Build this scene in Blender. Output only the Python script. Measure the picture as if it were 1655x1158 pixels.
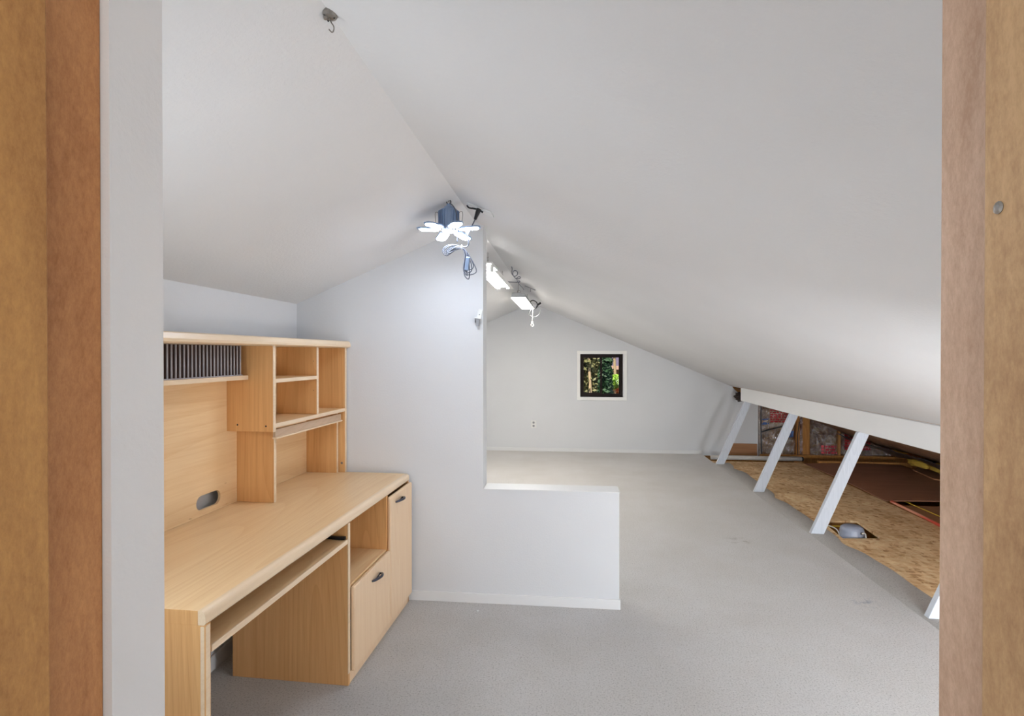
import bpy, bmesh, math, random
from mathutils import Vector, Matrix, noise
random.seed(7)
for o in list(bpy.data.objects): bpy.data.objects.remove(o)
SC = bpy.context.scene
COL = SC.collection
R = math.radians

# ------------------------------------------------------------------ camera
cam_d = bpy.data.cameras.new('camera')
cam_d.sensor_width = 36.0
cam_d.lens = 878.5 / 1655 * 36.0
cam_d.clip_start = 0.02
cam = bpy.data.objects.new('camera', cam_d)
COL.objects.link(cam)
cam.location = (0, 0, 1.44)
cam.rotation_euler = (math.pi / 2 - 0.0064, 0, 0.1021)
SC.camera = cam

# ------------------------------------------------------------------ world, sun, exposure
w = bpy.data.worlds.new('world'); SC.world = w; w.use_nodes = True
nt = w.node_tree; bg = nt.nodes['Background']
bg.inputs['Color'].default_value = (0.62, 0.78, 1.0, 1); bg.inputs['Strength'].default_value = .45
SC.view_settings.view_transform = 'Standard'
SC.view_settings.look = 'None'
SC.view_settings.gamma = 1
SC.view_settings.use_curve_mapping = False
SC.view_settings.exposure = 0.7

sd = bpy.data.lights.new('sun', 'SUN'); sd.energy = 4.6; sd.angle = R(0.6); sd.color = (1, .93, .8)
so = bpy.data.objects.new('sun', sd); COL.objects.link(so)
so.rotation_euler = Vector((0.2, 0.5, -1.0)).to_track_quat('-Z', 'Y').to_euler()

HALL_FILL = 13.0      # added hallway lamp, unseen, for fill
LED_E = 38.0       # petals of the folding lamp
TUBE_E = 27.0      # tubes of the shop light
PANEL_E = 24.0     # far wrap light

FILL_R = 30.0        # fill light at the added window right of the doorway
FILL_L = 5.0        # fill light at the added window left of the doorway
for nm, loc, sx, sy, en, d in (('fill_right', (1.6, .78, .72), .6, .6, FILL_R, (1, .9, .0)), ('fill_left', (-1.2, .78, 1.28), .5, .5, FILL_L, (1, .6, .0)), ('fill_vent', (3.1, .50, .22), .9, .3, 40.0, (0, 1, .05))):  # added fill lights out of view, two of them just inside the room
    a_ = bpy.data.lights.new(nm, 'AREA'); a_.shape = 'RECTANGLE'; a_.size = sx; a_.size_y = sy; a_.energy = en; a_.color = (.86, .93, 1)
    q_ = bpy.data.objects.new(nm, a_); COL.objects.link(q_); q_.location = loc; q_.rotation_euler = Vector(d).to_track_quat('-Z', 'Z').to_euler()

# ------------------------------------------------------------------ materials
def lin(c):
    return tuple(((x / 255) / 12.92 if x / 255 <= .04045 else ((x / 255 + .055) / 1.055) ** 2.4) for x in c)
def new_mat(name):
    m = bpy.data.materials.new(name); m.use_nodes = True
    n = m.node_tree.nodes; return m, n, m.node_tree.links, n['Principled BSDF']
def ramp(n, stops):
    r = n.new('ShaderNodeValToRGB'); e = r.color_ramp.elements
    while len(e) > 1: e.remove(e[-1])
    e[0].position = stops[0][0]; e[0].color = (*stops[0][1], 1)
    for p, c in stops[1:]:
        q = e.new(p); q.color = (*c, 1)
    return r
def coords(n, l, scale=(1, 1, 1), loc=(0, 0, 0), rot=(0, 0, 0)):
    t = n.new('ShaderNodeTexCoord'); m = n.new('ShaderNodeMapping')
    m.inputs['Scale'].default_value = scale; m.inputs['Location'].default_value = loc; m.inputs['Rotation'].default_value = rot
    l.new(t.outputs['Object'], m.inputs['Vector']); return m.outputs['Vector']
def noisetex(n, l, vec, scale, detail=4, rough=.55, dist=0.0):
    t = n.new('ShaderNodeTexNoise'); t.inputs['Scale'].default_value = scale
    t.inputs['Detail'].default_value = detail; t.inputs['Roughness'].default_value = rough
    t.inputs['Distortion'].default_value = dist
    l.new(vec, t.inputs['Vector']); return t.outputs['Fac']
def bump(n, l, p, fac, strength=.2, dist=.002):
    b = n.new('ShaderNodeBump'); b.inputs['Strength'].default_value = strength; b.inputs['Distance'].default_value = dist
    l.new(fac, b.inputs['Height']); l.new(b.outputs['Normal'], p.inputs['Normal'])
def mixc(n, l, fac, a, b):
    m = n.new('ShaderNodeMix'); m.data_type = 'RGBA'
    for sock, v in ((m.inputs[0], fac), (m.inputs[6], a), (m.inputs[7], b)):
        if isinstance(v, (int, float)): sock.default_value = v
        elif isinstance(v, tuple): sock.default_value = (*v, 1)
        else: l.new(v, sock)
    return m.outputs[2]

def plain(name, c, rough=.5, metal=0, spec=.5, nscale=0, nstr=.1, alpha=None):
    m, n, l, p = new_mat(name)
    col = lin(c)
    p.inputs['Roughness'].default_value = rough; p.inputs['Metallic'].default_value = metal
    p.inputs['Specular IOR Level'].default_value = spec
    v = coords(n, l)
    f = noisetex(n, l, v, nscale or 30)
    r = ramp(n, [(.3, tuple(x * .94 for x in col)), (.7, tuple(min(1, x * 1.05) for x in col))])
    l.new(f, r.inputs[0]); l.new(r.outputs[0], p.inputs['Base Color'])
    if nscale: bump(n, l, p, f, nstr)
    return m
def paint(name, c, bscale=110, bstr=.35, rough=.75):
    m, n, l, p = new_mat(name); col = lin(c)
    v = coords(n, l)
    f = noisetex(n, l, v, 1.3, 3)
    r = ramp(n, [(.3, tuple(x * .975 for x in col)), (.7, tuple(min(1, x * 1.02) for x in col))])
    l.new(f, r.inputs[0]); l.new(r.outputs[0], p.inputs['Base Color'])
    p.inputs['Roughness'].default_value = rough; p.inputs['Specular IOR Level'].default_value = .3
    f2 = noisetex(n, l, v, bscale, 3, .6); bump(n, l, p, f2, bstr, .002)
    return m
def wood(name, light, dark, axis='Z', scale=1.0, rough=.42, ring=1.0, cc=None):
    """grain runs along the given axis"""
    m, n, l, p = new_mat(name)
    li, da = lin(light), lin(dark)
    sc = {'X': (.12, 1, 1), 'Y': (1, .12, 1), 'Z': (1, 1, .12)}[axis]
    v = coords(n, l, tuple(s * scale for s in sc))
    big = noisetex(n, l, v, 2.6, 1, .4, .25)
    mul = n.new('ShaderNodeMath'); mul.operation = 'MULTIPLY'; mul.inputs[1].default_value = 26 * ring
    l.new(big, mul.inputs[0])
    fr = n.new('ShaderNodeMath'); fr.operation = 'FRACT'; l.new(mul.outputs[0], fr.inputs[0])
    pw = n.new('ShaderNodeMath'); pw.operation = 'POWER'; pw.inputs[1].default_value = 3.0; l.new(fr.outputs[0], pw.inputs[0])
    sc2 = {'X': (.025, 1, 1), 'Y': (1, .025, 1), 'Z': (1, 1, .025)}[axis]
    v2 = coords(n, l, tuple(s * scale for s in sc2))
    fine = noisetex(n, l, v2, 120, 4, .75)
    med = noisetex(n, l, v2, 18, 3, .6)
    # ring lines darken, fine pores streak, broad tone drifts
    a = n.new('ShaderNodeMath'); a.operation = 'MULTIPLY'; a.inputs[1].default_value = -.22; l.new(pw.outputs[0], a.inputs[0])
    b = n.new('ShaderNodeMath'); b.operation = 'MULTIPLY'; b.inputs[1].default_value = .95; l.new(fine, b.inputs[0])
    c = n.new('ShaderNodeMath'); c.operation = 'MULTIPLY'; c.inputs[1].default_value = .5; l.new(med, c.inputs[0])
    s0 = n.new('ShaderNodeMath'); s0.operation = 'ADD'; l.new(a.outputs[0], s0.inputs[0]); l.new(b.outputs[0], s0.inputs[1])
    s = n.new('ShaderNodeMath'); s.operation = 'ADD'; l.new(s0.outputs[0], s.inputs[0]); l.new(c.outputs[0], s.inputs[1])
    r = ramp(n, [(.30, da), (.86, li)]); l.new(s.outputs[0], r.inputs[0])
    l.new(r.outputs[0], p.inputs['Base Color'])
    p.inputs['Roughness'].default_value = rough
    bump(n, l, p, s.outputs[0], .06, .001)
    return m
def rough_wood(name, light, dark, rough=.55):
    m, n, l, p = new_mat(name)
    v = coords(n, l, (1, 1, .22)); f = noisetex(n, l, v, 16, 6, .7, .6)
    v2 = coords(n, l, (1, 1, .5), rot=(.5, .3, 0)); g = noisetex(n, l, v2, 190, 3, .8)
    a = n.new('ShaderNodeMath'); a.operation = 'MULTIPLY'; a.inputs[1].default_value = .6; l.new(f, a.inputs[0])
    b = n.new('ShaderNodeMath'); b.operation = 'MULTIPLY_ADD'; b.inputs[1].default_value = .4; l.new(g, b.inputs[0]); l.new(a.outputs[0], b.inputs[2])
    r = ramp(n, [(.36, lin(dark)), (.62, lin(light))]); l.new(b.outputs[0], r.inputs[0]); l.new(r.outputs[0], p.inputs['Base Color'])
    p.inputs['Roughness'].default_value = rough; bump(n, l, p, b.outputs[0], .35, .0015)
    return m
def emis(name, c, e):
    m, n, l, p = new_mat(name); col = lin(c)
    p.inputs['Base Color'].default_value = (*col, 1); p.inputs['Emission Color'].default_value = (*col, 1)
    p.inputs['Emission Strength'].default_value = e
    return m

M = {}
M['wall'] = paint('wall_paint', (220, 221, 223))
M['ceil'] = paint('ceiling_paint', (226, 226, 227), 75, .7)
M['trim'] = paint('trim_paint', (228, 228, 228), 60, .05, .45)
M['beam'] = paint('beam_paint', (250, 249, 248), 60, .1, .5)
M['cream'] = paint('window_trim_paint', (244, 243, 240), 60, .05, .5)
M['maple'] = wood('laminate_vertical', (232, 182, 122), (212, 154, 96), 'Z', 1.0)
M['maple_top'] = wood('laminate_lengthwise', (246, 214, 168), (232, 192, 140), 'Y', .8, .33)
M['maple_face'] = wood('laminate_front', (240, 210, 174), (230, 195, 156), 'Z', 1.0, .4)  # front laminate; its paler tone has the lamp's light put into it
M['edge'] = wood('laminate_edge_band', (240, 216, 184), (230, 202, 168), 'Y', 1.5, .3)  # light edge band, with lamp-facing brightness put into its tone
M['edge_rail'] = wood('laminate_rail', (205, 178, 150), (188, 158, 130), 'Y', 1.5, .5)
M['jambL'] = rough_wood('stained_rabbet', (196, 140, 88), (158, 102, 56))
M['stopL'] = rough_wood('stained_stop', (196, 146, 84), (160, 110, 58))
M['jambR'] = rough_wood('pale_rabbet', (216, 186, 162), (182, 148, 122))  # right-hand jamb wood, paler than the left
M['stopR'] = rough_wood('pale_stop', (206, 170, 126), (168, 130, 92))  # right-hand stop wood, paler than the left
M['postw'] = wood('whitewashed_wood', (212, 217, 225), (190, 196, 204), 'Z', 3, .6)
M['joist'] = wood('framing_lumber', (190, 132, 66), (150, 96, 44), 'Z', 1.5, .7)
M['plyb'] = wood('brown_hardboard', (168, 118, 90), (142, 96, 70), 'X', .8, .6, .4)
M['tan'] = wood('tan_board', (170, 122, 84), (146, 100, 66), 'X', 1, .7)
M['dark'] = plain('black_plastic', (26, 28, 33), .4)
M['slot'] = plain('grey_brown_divider', (120, 98, 90), .5)
M['slotedge'] = plain('grey_divider_edge', (176, 172, 176), .4)
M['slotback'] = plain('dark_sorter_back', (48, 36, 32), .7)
M['hand'] = plain('gunmetal_pull', (84, 86, 98), .25, .9)
M['steel'] = plain('worn_steel', (150, 146, 140), .4, .8, nscale=80)
M['lampbody'] = plain('blue_grey_heatsink', (150, 170, 200), .35, .6)
M['cord'] = plain('grey_cord', (104, 108, 120), .5)
M['cordb'] = plain('black_cord', (38, 38, 42), .5)
M['cordw'] = plain('pale_cord', (205, 202, 196), .5)
M['plastw'] = plain('white_plastic', (232, 232, 230), .35)
M['plastg'] = plain('grey_plastic', (150, 151, 154), .4)
M['boxg'] = plain('blue_grey_plastic', (150, 156, 172), .35, nscale=12, nstr=.1)
M['pvc'] = plain('pvc_pipe', (205, 200, 194), .4)
M['winf'] = plain('dark_bronze_frame', (30, 17, 10), .6, 0, .25)
M['fibre'] = plain('yellow_fibreglass', (204, 168, 66), .95, nscale=60, nstr=1)
M['poly'] = plain('dark_sheet_plastic', (52, 56, 62), .3, nscale=14, nstr=.6)
M['yellow'] = plain('yellow_cable_jacket', (226, 196, 62), .5)
M['dirt'] = plain('garden_ground', (96, 84, 58), .95, nscale=3, nstr=.5)
M['bark'] = plain('pale_bark', (206, 176, 140), .9, nscale=8, nstr=.8)
M['roofing'] = plain('purple_grey_shingles', (104, 92, 116), .9, nscale=9, nstr=.5)
M['fascia'] = plain('pink_fascia', (222, 178, 160), .7)
M['led'] = emis('led_petal_glow', (228, 239, 255), LED_E)
M['tube'] = emis('tube_glow', (250, 250, 248), TUBE_E)
M['panel'] = emis('wrap_lens_glow', (255, 248, 236), PANEL_E)
M['hallfill'] = emis('hall_fill_glow', (255, 248, 238), 3)  # glow of the added hallway lamp

def carpet_mat(name, base, dark, stain=True):
    m, n, l, p = new_mat(name)
    v = coords(n, l)
    f = noisetex(n, l, v, 125, 5, .9)
    r = ramp(n, [(.34, lin(dark)), (.47, lin(base)), (.75, tuple(min(1, x * 1.10) for x in lin(base)))])
    l.new(f, r.inputs[0])
    big = noisetex(n, l, v, 1.6, 5, .65)
    r2 = ramp(n, [(.35, (.93, .92, .9)), (.65, (1.0, 1.0, 1.0))]); l.new(big, r2.inputs[0])
    mm = n.new('ShaderNodeMix'); mm.data_type = 'RGBA'; mm.blend_type = 'MULTIPLY'; mm.inputs[0].default_value = 1
    l.new(r.outputs[0], mm.inputs[6]); l.new(r2.outputs[0], mm.inputs[7])
    out = mm.outputs[2]
    if stain:
        # faint blue stain and grey marks where the photo shows them
        for (x, y, rad, c) in ((1.72, 3.36, .10, (150, 158, 172)), (1.32, 4.35, .12, (178, 170, 160)), (-.02, 5.6, .45, (168, 154, 140))):
            tc = n.new('ShaderNodeTexCoord'); mp = n.new('ShaderNodeMapping'); mp.inputs['Location'].default_value = (-x, -y, 0)
            l.new(tc.outputs['Object'], mp.inputs['Vector'])
            ln = n.new('ShaderNodeVectorMath'); ln.operation = 'LENGTH'; l.new(mp.outputs[0], ln.inputs[0])
            mr = n.new('ShaderNodeMapRange'); mr.inputs[1].default_value = rad; mr.inputs[2].default_value = 0
            l.new(ln.outputs['Value'], mr.inputs[0])
            nn = noisetex(n, l, v, 14, 4, .8)
            r3 = ramp(n, [(.5, (0, 0, 0)), (.62, (.9, .9, .9))]); l.new(nn, r3.inputs[0])
            mu = n.new('ShaderNodeMath'); mu.operation = 'MULTIPLY'; l.new(mr.outputs[0], mu.inputs[0]); l.new(r3.outputs[0], mu.inputs[1])
            out = mixc(n, l, mu.outputs[0], out, lin(c))
    l.new(out, p.inputs['Base Color'])
    p.inputs['Roughness'].default_value = 1; p.inputs['Specular IOR Level'].default_value = .1
    f2 = noisetex(n, l, v, 120, 5, .9); bump(n, l, p, f2, 1.0, .010)
    return m
M['carpet'] = carpet_mat('beige_carpet', (236, 233, 231), (158, 152, 146))
M['strip'] = carpet_mat('grey_carpet_strip', (214, 210, 206), (150, 146, 141), False)

def osb_mat():
    m, n, l, p = new_mat('oriented_strand_board')
    cols = None
    v1 = coords(n, l, (38, 16, 10), rot=(0, 0, .5)); v2 = coords(n, l, (20, 46, 10), rot=(0, 0, -.4))
    outs = []
    for v in (v1, v2):
        t = n.new('ShaderNodeTexVoronoi'); t.inputs['Scale'].default_value = 1.0; l.new(v, t.inputs['Vector'])
        s = n.new('ShaderNodeSeparateColor'); l.new(t.outputs['Color'], s.inputs[0]); outs.append(s.outputs[0])
    a = n.new('ShaderNodeMath'); a.operation = 'ADD'; l.new(outs[0], a.inputs[0]); l.new(outs[1], a.inputs[1])
    h = n.new('ShaderNodeMath'); h.operation = 'MULTIPLY'; h.inputs[1].default_value = .5; l.new(a.outputs[0], h.inputs[0])
    r = ramp(n, [(.08, lin((190, 142, 96))), (.3, lin((232, 192, 142))), (.6, lin((242, 210, 162))), (.95, lin((250, 226, 182)))])
    l.new(h.outputs[0], r.inputs[0])
    v = coords(n, l); big = noisetex(n, l, v, 2.2, 6, .7)
    r2 = ramp(n, [(.38, (.78, .70, .62)), (.6, (1, 1, 1))]); l.new(big, r2.inputs[0])
    mm = n.new('ShaderNodeMix'); mm.data_type = 'RGBA'; mm.blend_type = 'MULTIPLY'; mm.inputs[0].default_value = 1
    l.new(r.outputs[0], mm.inputs[6]); l.new(r2.outputs[0], mm.inputs[7])
    l.new(mm.outputs[2], p.inputs['Base Color']); p.inputs['Roughness'].default_value = .8
    bump(n, l, p, h.outputs[0], .3, .002)
    return m
M['osb'] = osb_mat()
def foil_mat():
    m, n, l, p = new_mat('foil_facing')
    v = coords(n, l)
    f = noisetex(n, l, v, 9, 6, .65, 1.2)
    p.inputs['Metallic'].default_value = 1; p.inputs['Roughness'].default_value = .22
    r = ramp(n, [(.3, lin((190, 168, 154))), (.7, lin((244, 240, 238)))]); l.new(f, r.inputs[0])
    l.new(r.outputs[0], p.inputs['Base Color'])
    bump(n, l, p, f, 1.0, .08)
    return m
M['foil'] = foil_mat()
M['redink'] = plain('red_print', (176, 40, 40), .4, .3)
M['blueink'] = plain('blue_print', (52, 78, 124), .4, .3)
def redtape_mat():
    m, n, l, p = new_mat('red_hose')
    v = coords(n, l, (1, 1, 1)); t = n.new('ShaderNodeTexWave'); t.inputs['Scale'].default_value = 6; l.new(v, t.inputs['Vector'])
    r = ramp(n, [(.45, lin((214, 84, 62))), (.9, lin((232, 160, 130)))]); l.new(t.outputs['Fac'], r.inputs[0])
    l.new(r.outputs[0], p.inputs['Base Color']); p.inputs['Roughness'].default_value = .4
    return m
M['red'] = redtape_mat()
def kraft_mat():
    m, n, l, p = new_mat('brown_kraft_facing')
    v = coords(n, l, (.5, 3, 3)); f = noisetex(n, l, v, 7, 6, .7, .5)
    r = ramp(n, [(.3, lin((108, 76, 54))), (.55, lin((158, 122, 94))), (.75, lin((190, 156, 126)))]); l.new(f, r.inputs[0])
    l.new(r.outputs[0], p.inputs['Base Color']); p.inputs['Roughness'].default_value = .55; bump(n, l, p, f, .7, .02)
    return m
M['kraft'] = kraft_mat()
def leaf_mat(name, a, b):
    m, n, l, p = new_mat(name)
    v = coords(n, l); f = noisetex(n, l, v, 5, 5, .8)
    r = ramp(n, [(.3, lin(a)), (.7, lin(b))]); l.new(f, r.inputs[0]); l.new(r.outputs[0], p.inputs['Base Color'])
    p.inputs['Roughness'].default_value = .6
    return m
M['leafd'] = leaf_mat('dark_green_leaves', (22, 44, 26), (58, 96, 52))
M['leafo'] = leaf_mat('olive_leaves', (86, 84, 52), (142, 136, 88))
M['leafl'] = leaf_mat('bright_green_leaves', (120, 168, 48), (196, 222, 96))
M['leafr'] = leaf_mat('orange_red_leaves', (190, 60, 40), (240, 150, 60))
def glass_mat():
    m = bpy.data.materials.new('window_glass'); m.use_nodes = True; n = m.node_tree.nodes; l = m.node_tree.links
    n.clear(); o = n.new('ShaderNodeOutputMaterial'); t = n.new('ShaderNodeBsdfTransparent'); g = n.new('ShaderNodeBsdfGlossy')
    g.inputs['Roughness'].default_value = .02; t.inputs['Color'].default_value = (.93, .95, .94, 1)
    fr = n.new('ShaderNodeFresnel'); fr.inputs['IOR'].default_value = 1.45
    k = n.new('ShaderNodeMath'); k.operation = 'MULTIPLY'; k.inputs[1].default_value = .12; l.new(fr.outputs[0], k.inputs[0])
    x = n.new('ShaderNodeMixShader'); l.new(k.outputs[0], x.inputs[0]); l.new(t.outputs[0], x.inputs[1]); l.new(g.outputs[0], x.inputs[2]); l.new(x.outputs[0], o.inputs[0])
    return m
M['glass'] = glass_mat()

# ------------------------------------------------------------------ mesh helpers
def BM(): return bmesh.new()
def box(bm, x0, x1, y0, y1, z0, z1, bev=0, seg=2):
    t = bmesh.new()
    bmesh.ops.create_cube(t, size=1)
    for v in t.verts:
        v.co = Vector(((x0 + x1) / 2 + v.co.x * (x1 - x0), (y0 + y1) / 2 + v.co.y * (y1 - y0), (z0 + z1) / 2 + v.co.z * (z1 - z0)))
    if bev: bmesh.ops.bevel(t, geom=t.edges[:], offset=bev, segments=seg, profile=.5, affect='EDGES')
    merge(bm, t); return bm
def merge(bm, t, mat=None):
    if mat is not None: bmesh.ops.transform(t, matrix=mat, verts=t.verts[:])
    me = bpy.data.meshes.new('tmp'); t.to_mesh(me); t.free(); bm.from_mesh(me); bpy.data.meshes.remove(me)
def prism(bm, pts, axis, a0, a1, bev=0):
    """pts: polygon in the two other axes (ordered), extruded along axis from a0 to a1"""
    t = bmesh.new()
    def mk(p, a):
        if axis == 'Y': return Vector((p[0], a, p[1]))
        if axis == 'X': return Vector((a, p[0], p[1]))
        return Vector((p[0], p[1], a))
    A = [t.verts.new(mk(p, a0)) for p in pts]; B = [t.verts.new(mk(p, a1)) for p in pts]
    t.faces.new(A); t.faces.new(B[::-1])
    n = len(pts)
    for i in range(n): t.faces.new((A[i], B[i], B[(i + 1) % n], A[(i + 1) % n]))
    bmesh.ops.recalc_face_normals(t, faces=t.faces[:])
    if bev: bmesh.ops.bevel(t, geom=t.edges[:], offset=bev, segments=2, profile=.5, affect='EDGES')
    merge(bm, t); return bm
def smooth_pts(pts, sub=6):
    P = [Vector(p) for p in pts]
    if len(P) < 3: return P
    out = []
    for i in range(len(P) - 1):
        a = P[max(i - 1, 0)]; b = P[i]; c = P[i + 1]; d = P[min(i + 2, len(P) - 1)]
        for k in range(sub):
            t = k / sub
            out.append(.5 * ((2 * b) + (-a + c) * t + (2 * a - 5 * b + 4 * c - d) * t * t + (-a + 3 * b - 3 * c + d) * t ** 3))
    out.append(P[-1]); return out
def tube(bm, pts, r, n=8, sub=6, taper=None):
    P = smooth_pts(pts, sub) if sub else [Vector(p) for p in pts]
    rings = []
    up = Vector((0, 0, 1)); prev = None
    for i, p in enumerate(P):
        d = (P[min(i + 1, len(P) - 1)] - P[max(i - 1, 0)])
        if d.length < 1e-9: d = Vector((0, 0, 1))
        d.normalize()
        if prev is None:
            s = d.cross(up); s = d.cross(Vector((1, 0, 0))) if s.length < .1 else s
        else: s = prev - d * prev.dot(d)
        s.normalize(); prev = s; q = d.cross(s)
        rr = r if taper is None else r * taper(i / (len(P) - 1))
        rings.append([bm.verts.new(p + (s * math.cos(2 * math.pi * k / n) + q * math.sin(2 * math.pi * k / n)) * rr) for k in range(n)])
    for a, b in zip(rings, rings[1:]):
        for k in range(n): bm.faces.new((a[k], a[(k + 1) % n], b[(k + 1) % n], b[k]))
    bm.faces.new(rings[0][::-1]); bm.faces.new(rings[-1])
    return bm
def lathe(bm, prof, c=(0, 0, 0), n=24, mat=None):
    """prof: (r, z) list from bottom to top"""
    t = bmesh.new(); rings = []
    for r, z in prof:
        rings.append([t.verts.new((c[0] + r * math.cos(2 * math.pi * k / n), c[1] + r * math.sin(2 * math.pi * k / n), c[2] + z)) for k in range(n)])
    for a, b in zip(rings, rings[1:]):
        for k in range(n): t.faces.new((a[k], a[(k + 1) % n], b[(k + 1) % n], b[k]))
    t.faces.new(rings[0][::-1]); t.faces.new(rings[-1])
    merge(bm, t, mat); return bm
def ring_pts(c, r, axis, n=16, a0=0, a1=2 * math.pi):
    out = []
    for i in range(n + 1):
        a = a0 + (a1 - a0) * i / n; u, v = r * math.cos(a), r * math.sin(a)
        out.append({'X': (c[0], c[1] + u, c[2] + v), 'Y': (c[0] + u, c[1], c[2] + v), 'Z': (c[0] + u, c[1] + v, c[2])}[axis])
    return out
def obj(name, bm, mat, parent=None, local=False, smooth=False, label=None):
    """links ONE mesh object; vertices given in world space unless local"""
    if parent is not None and not local:
        bmesh.ops.translate(bm, vec=-parent.location, verts=bm.verts[:])
    bmesh.ops.recalc_face_normals(bm, faces=bm.faces[:])
    me = bpy.data.meshes.new(name); bm.to_mesh(me); bm.free()
    if smooth:
        for f in me.polygons: f.use_smooth = True
    me.materials.append(M[mat])
    o = bpy.data.objects.new(name, me); COL.objects.link(o)
    if parent is not None: o.parent = parent
    if label: o['label'] = label
    return o
def rebase(o, loc):
    loc = Vector(loc); o.data.transform(Matrix.Translation(-loc)); o.location = loc; return o
def sub(name, bm, mat, part, loc, smooth=False, label=None, local=False):
    """a sub-part: child of a part whose own transform is identity; loc = the thing's origin"""
    if not local: bmesh.ops.translate(bm, vec=-Vector(loc), verts=bm.verts[:])
    return obj(name, bm, mat, part, True, smooth, label)
def thing(name, label, cat, loc=(0, 0, 0), rz=0, group=None):
    o = bpy.data.objects.new(name, None); COL.objects.link(o); o.empty_display_size = .1
    o.location = loc; o.rotation_euler = (0, 0, rz); o['label'] = label; o['category'] = cat
    if group: o['group'] = group
    return o
def tag(o, label, cat, group=None, kind=None):
    o['label'] = label; o['category'] = cat
    if group: o['group'] = group
    if kind: o['kind'] = kind
    return o
def struct(name, bm, mat, label=None, cat=None, parent=None):
    o = obj(name, bm, mat, parent)
    if parent is None:
        o['kind'] = 'structure'
        if label: o['label'] = label
        if cat: o['category'] = cat
    return o

# ------------------------------------------------------------------ the shell
XR, HR, SL = -.5306, 2.2055, .4265           # ridge x, ridge height, roof slope
XL = -1.615                                   # left wall
YP, TP = 3.11, .135                           # partition
YF = 8.09                                     # far wall
YW = .527                                     # room face of the door wall
XE = 2.33                                     # ceiling ends behind the beam
def cz(x): return HR - SL * abs(x - XR)

b = BM()
box(b, -1.72, 1.93, -2.4, YF + .02, -.04, 0)
struct('floor', b, 'carpet', 'speckled beige wall-to-wall carpet over the attic floor', 'floor')
b = BM()
prism(b, [(XL - .1, cz(XL - .1)), (XR, HR), (XE, cz(XE)), (XE, cz(XE) + .03), (XR, HR + .03), (XL - .1, cz(XL - .1) + .03)], 'Y', YW - .1, YF + .1)
struct('ceiling', b, 'ceil', 'white textured ceiling sloping down both ways from a ridge', 'ceiling')
b = BM(); box(b, XL - .1, XL, YW - .1, YF + .1, -.04, 1.78)
struct('wall_left', b, 'wall', 'low white knee wall on the left', 'wall')

def column(bm, x0, x1, y0, y1, z0, top=None, z1=None):
    if z1 is not None: box(bm, x0, x1, y0, y1, z0, z1)
    else: prism(bm, [(x0, z0), (x1, z0), (x1, top(x1)), (x0, top(x0))], 'Y', y0, y1)
WX0, WX1, WZ0, WZ1 = .1767, .8045, .8146, 1.448
b = BM(); top = lambda x: cz(x) + .01
column(b, XL - .05, XR, YF, YF + .12, -.02, top)
column(b, XR, WX0, YF, YF + .12, -.02, top)
column(b, WX0, WX1, YF, YF + .12, -.02, z1=WZ0)
column(b, WX0, WX1, YF, YF + .12, WZ1, top)
column(b, WX1, 2.355, YF, YF + .12, -.02, top)
prism(b, [(2.355, -.02), (2.71, -.02), (2.71, .80), (2.60, .84), (2.45, .88), (2.38, .94), (2.355, cz(2.355))], 'Y', YF, YF + .12)
struct('wall_back', b, 'wall', 'white gable wall at the far end with a small window', 'wall')
b = BM(); box(b, XL, 4.9, YF + .125, YF + .16, -.5, WZ0 - .02); box(b, XL, WX0 - .03, YF + .125, YF + .16, WZ0 - .02, 2.3); box(b, WX1 + .03, 4.9, YF + .125, YF + .16, WZ0 - .02, 2.3); box(b, WX0 - .03, WX1 + .03, YF + .125, YF + .16, WZ1 + .02, 2.3)
struct('wall_outside', b, 'joist', 'wooden sheathing behind the gable wall', 'wall')

# partition: tall piece plus low piece
b = BM()
prism(b, [(XL, -.02), (.2907, -.02), (.2907, .6587), (-.4861, .6587), (-.4861, cz(-.4861)), (XR, HR), (XL, cz(XL))], 'Y', YP, YP + TP, 0)
struct('wall_middle', b, 'wall', 'white partition with a tall left side and a low right side', 'wall')
b = BM(); prism(b, [(-.4861, YP - .003), (.2937, YP - .003), (.2937, YP + TP + .003), (-.4861, YP + TP + .003)], 'Z', .6587, .6625)
struct('trim_1', b, 'trim', 'white painted cap along the top of the low partition', 'trim')
b = BM(); box(b, -1.0, .297, YP - .012, YP, 0, .056, .002); box(b, .2907, .297, YP, YP + .004, 0, .056)
struct('baseboard_middle', b, 'trim', 'white baseboard along the partition', 'baseboard')
b = BM(); box(b, XL, 1.93, YF - .012, YF, 0, .05, .002); struct('baseboard_back', b, 'trim', 'white baseboard along the far wall', 'baseboard')
b = BM(); box(b, XL, XL + .012, YW, YF, 0, .07, .002); struct('baseboard_left', b, 'trim', 'white baseboard behind the desk', 'baseboard')

# door wall with opening
DL, DR_, DH = -.428, .292, 2.0
b = BM()
column(b, XL - .1, -1.49, .461, YW, -.02, top); column(b, -1.49, -.59, .461, YW, -.02, z1=.97); column(b, -1.49, -.59, .461, YW, 1.59, top); column(b, -.59, -.4195, .461, YW, -.02, top)
prism(b, [(-.4195, DH), (DR_ + .008, DH), (DR_ + .008, 2.2), (-.4195, 2.2)], 'Y', .461, YW)
column(b, .345, .70, .461, YW, -.02, top); column(b, DR_ + .008, .345, .461, .463, -.02, top)
column(b, .70, 2.0, .461, YW, -.02, z1=.32); prism(b, [(.70, 1.12), (2.0, 1.12), (2.0, cz(2.0) + .01), (.70, cz(.70) + .01)], 'Y', .461, YW); column(b, 2.0, XE, .461, YW, -.02, top)
box(b, XE, 2.65, .461, YW, -.4, 1.1); box(b, 3.55, 4.9, .461, YW, -.4, .62); box(b, 2.65, 3.55, .461, YW, -.4, .07); box(b, 2.65, 3.55, .461, YW, .37, .95)  # vent opening made up to go with the eave fill light
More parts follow.
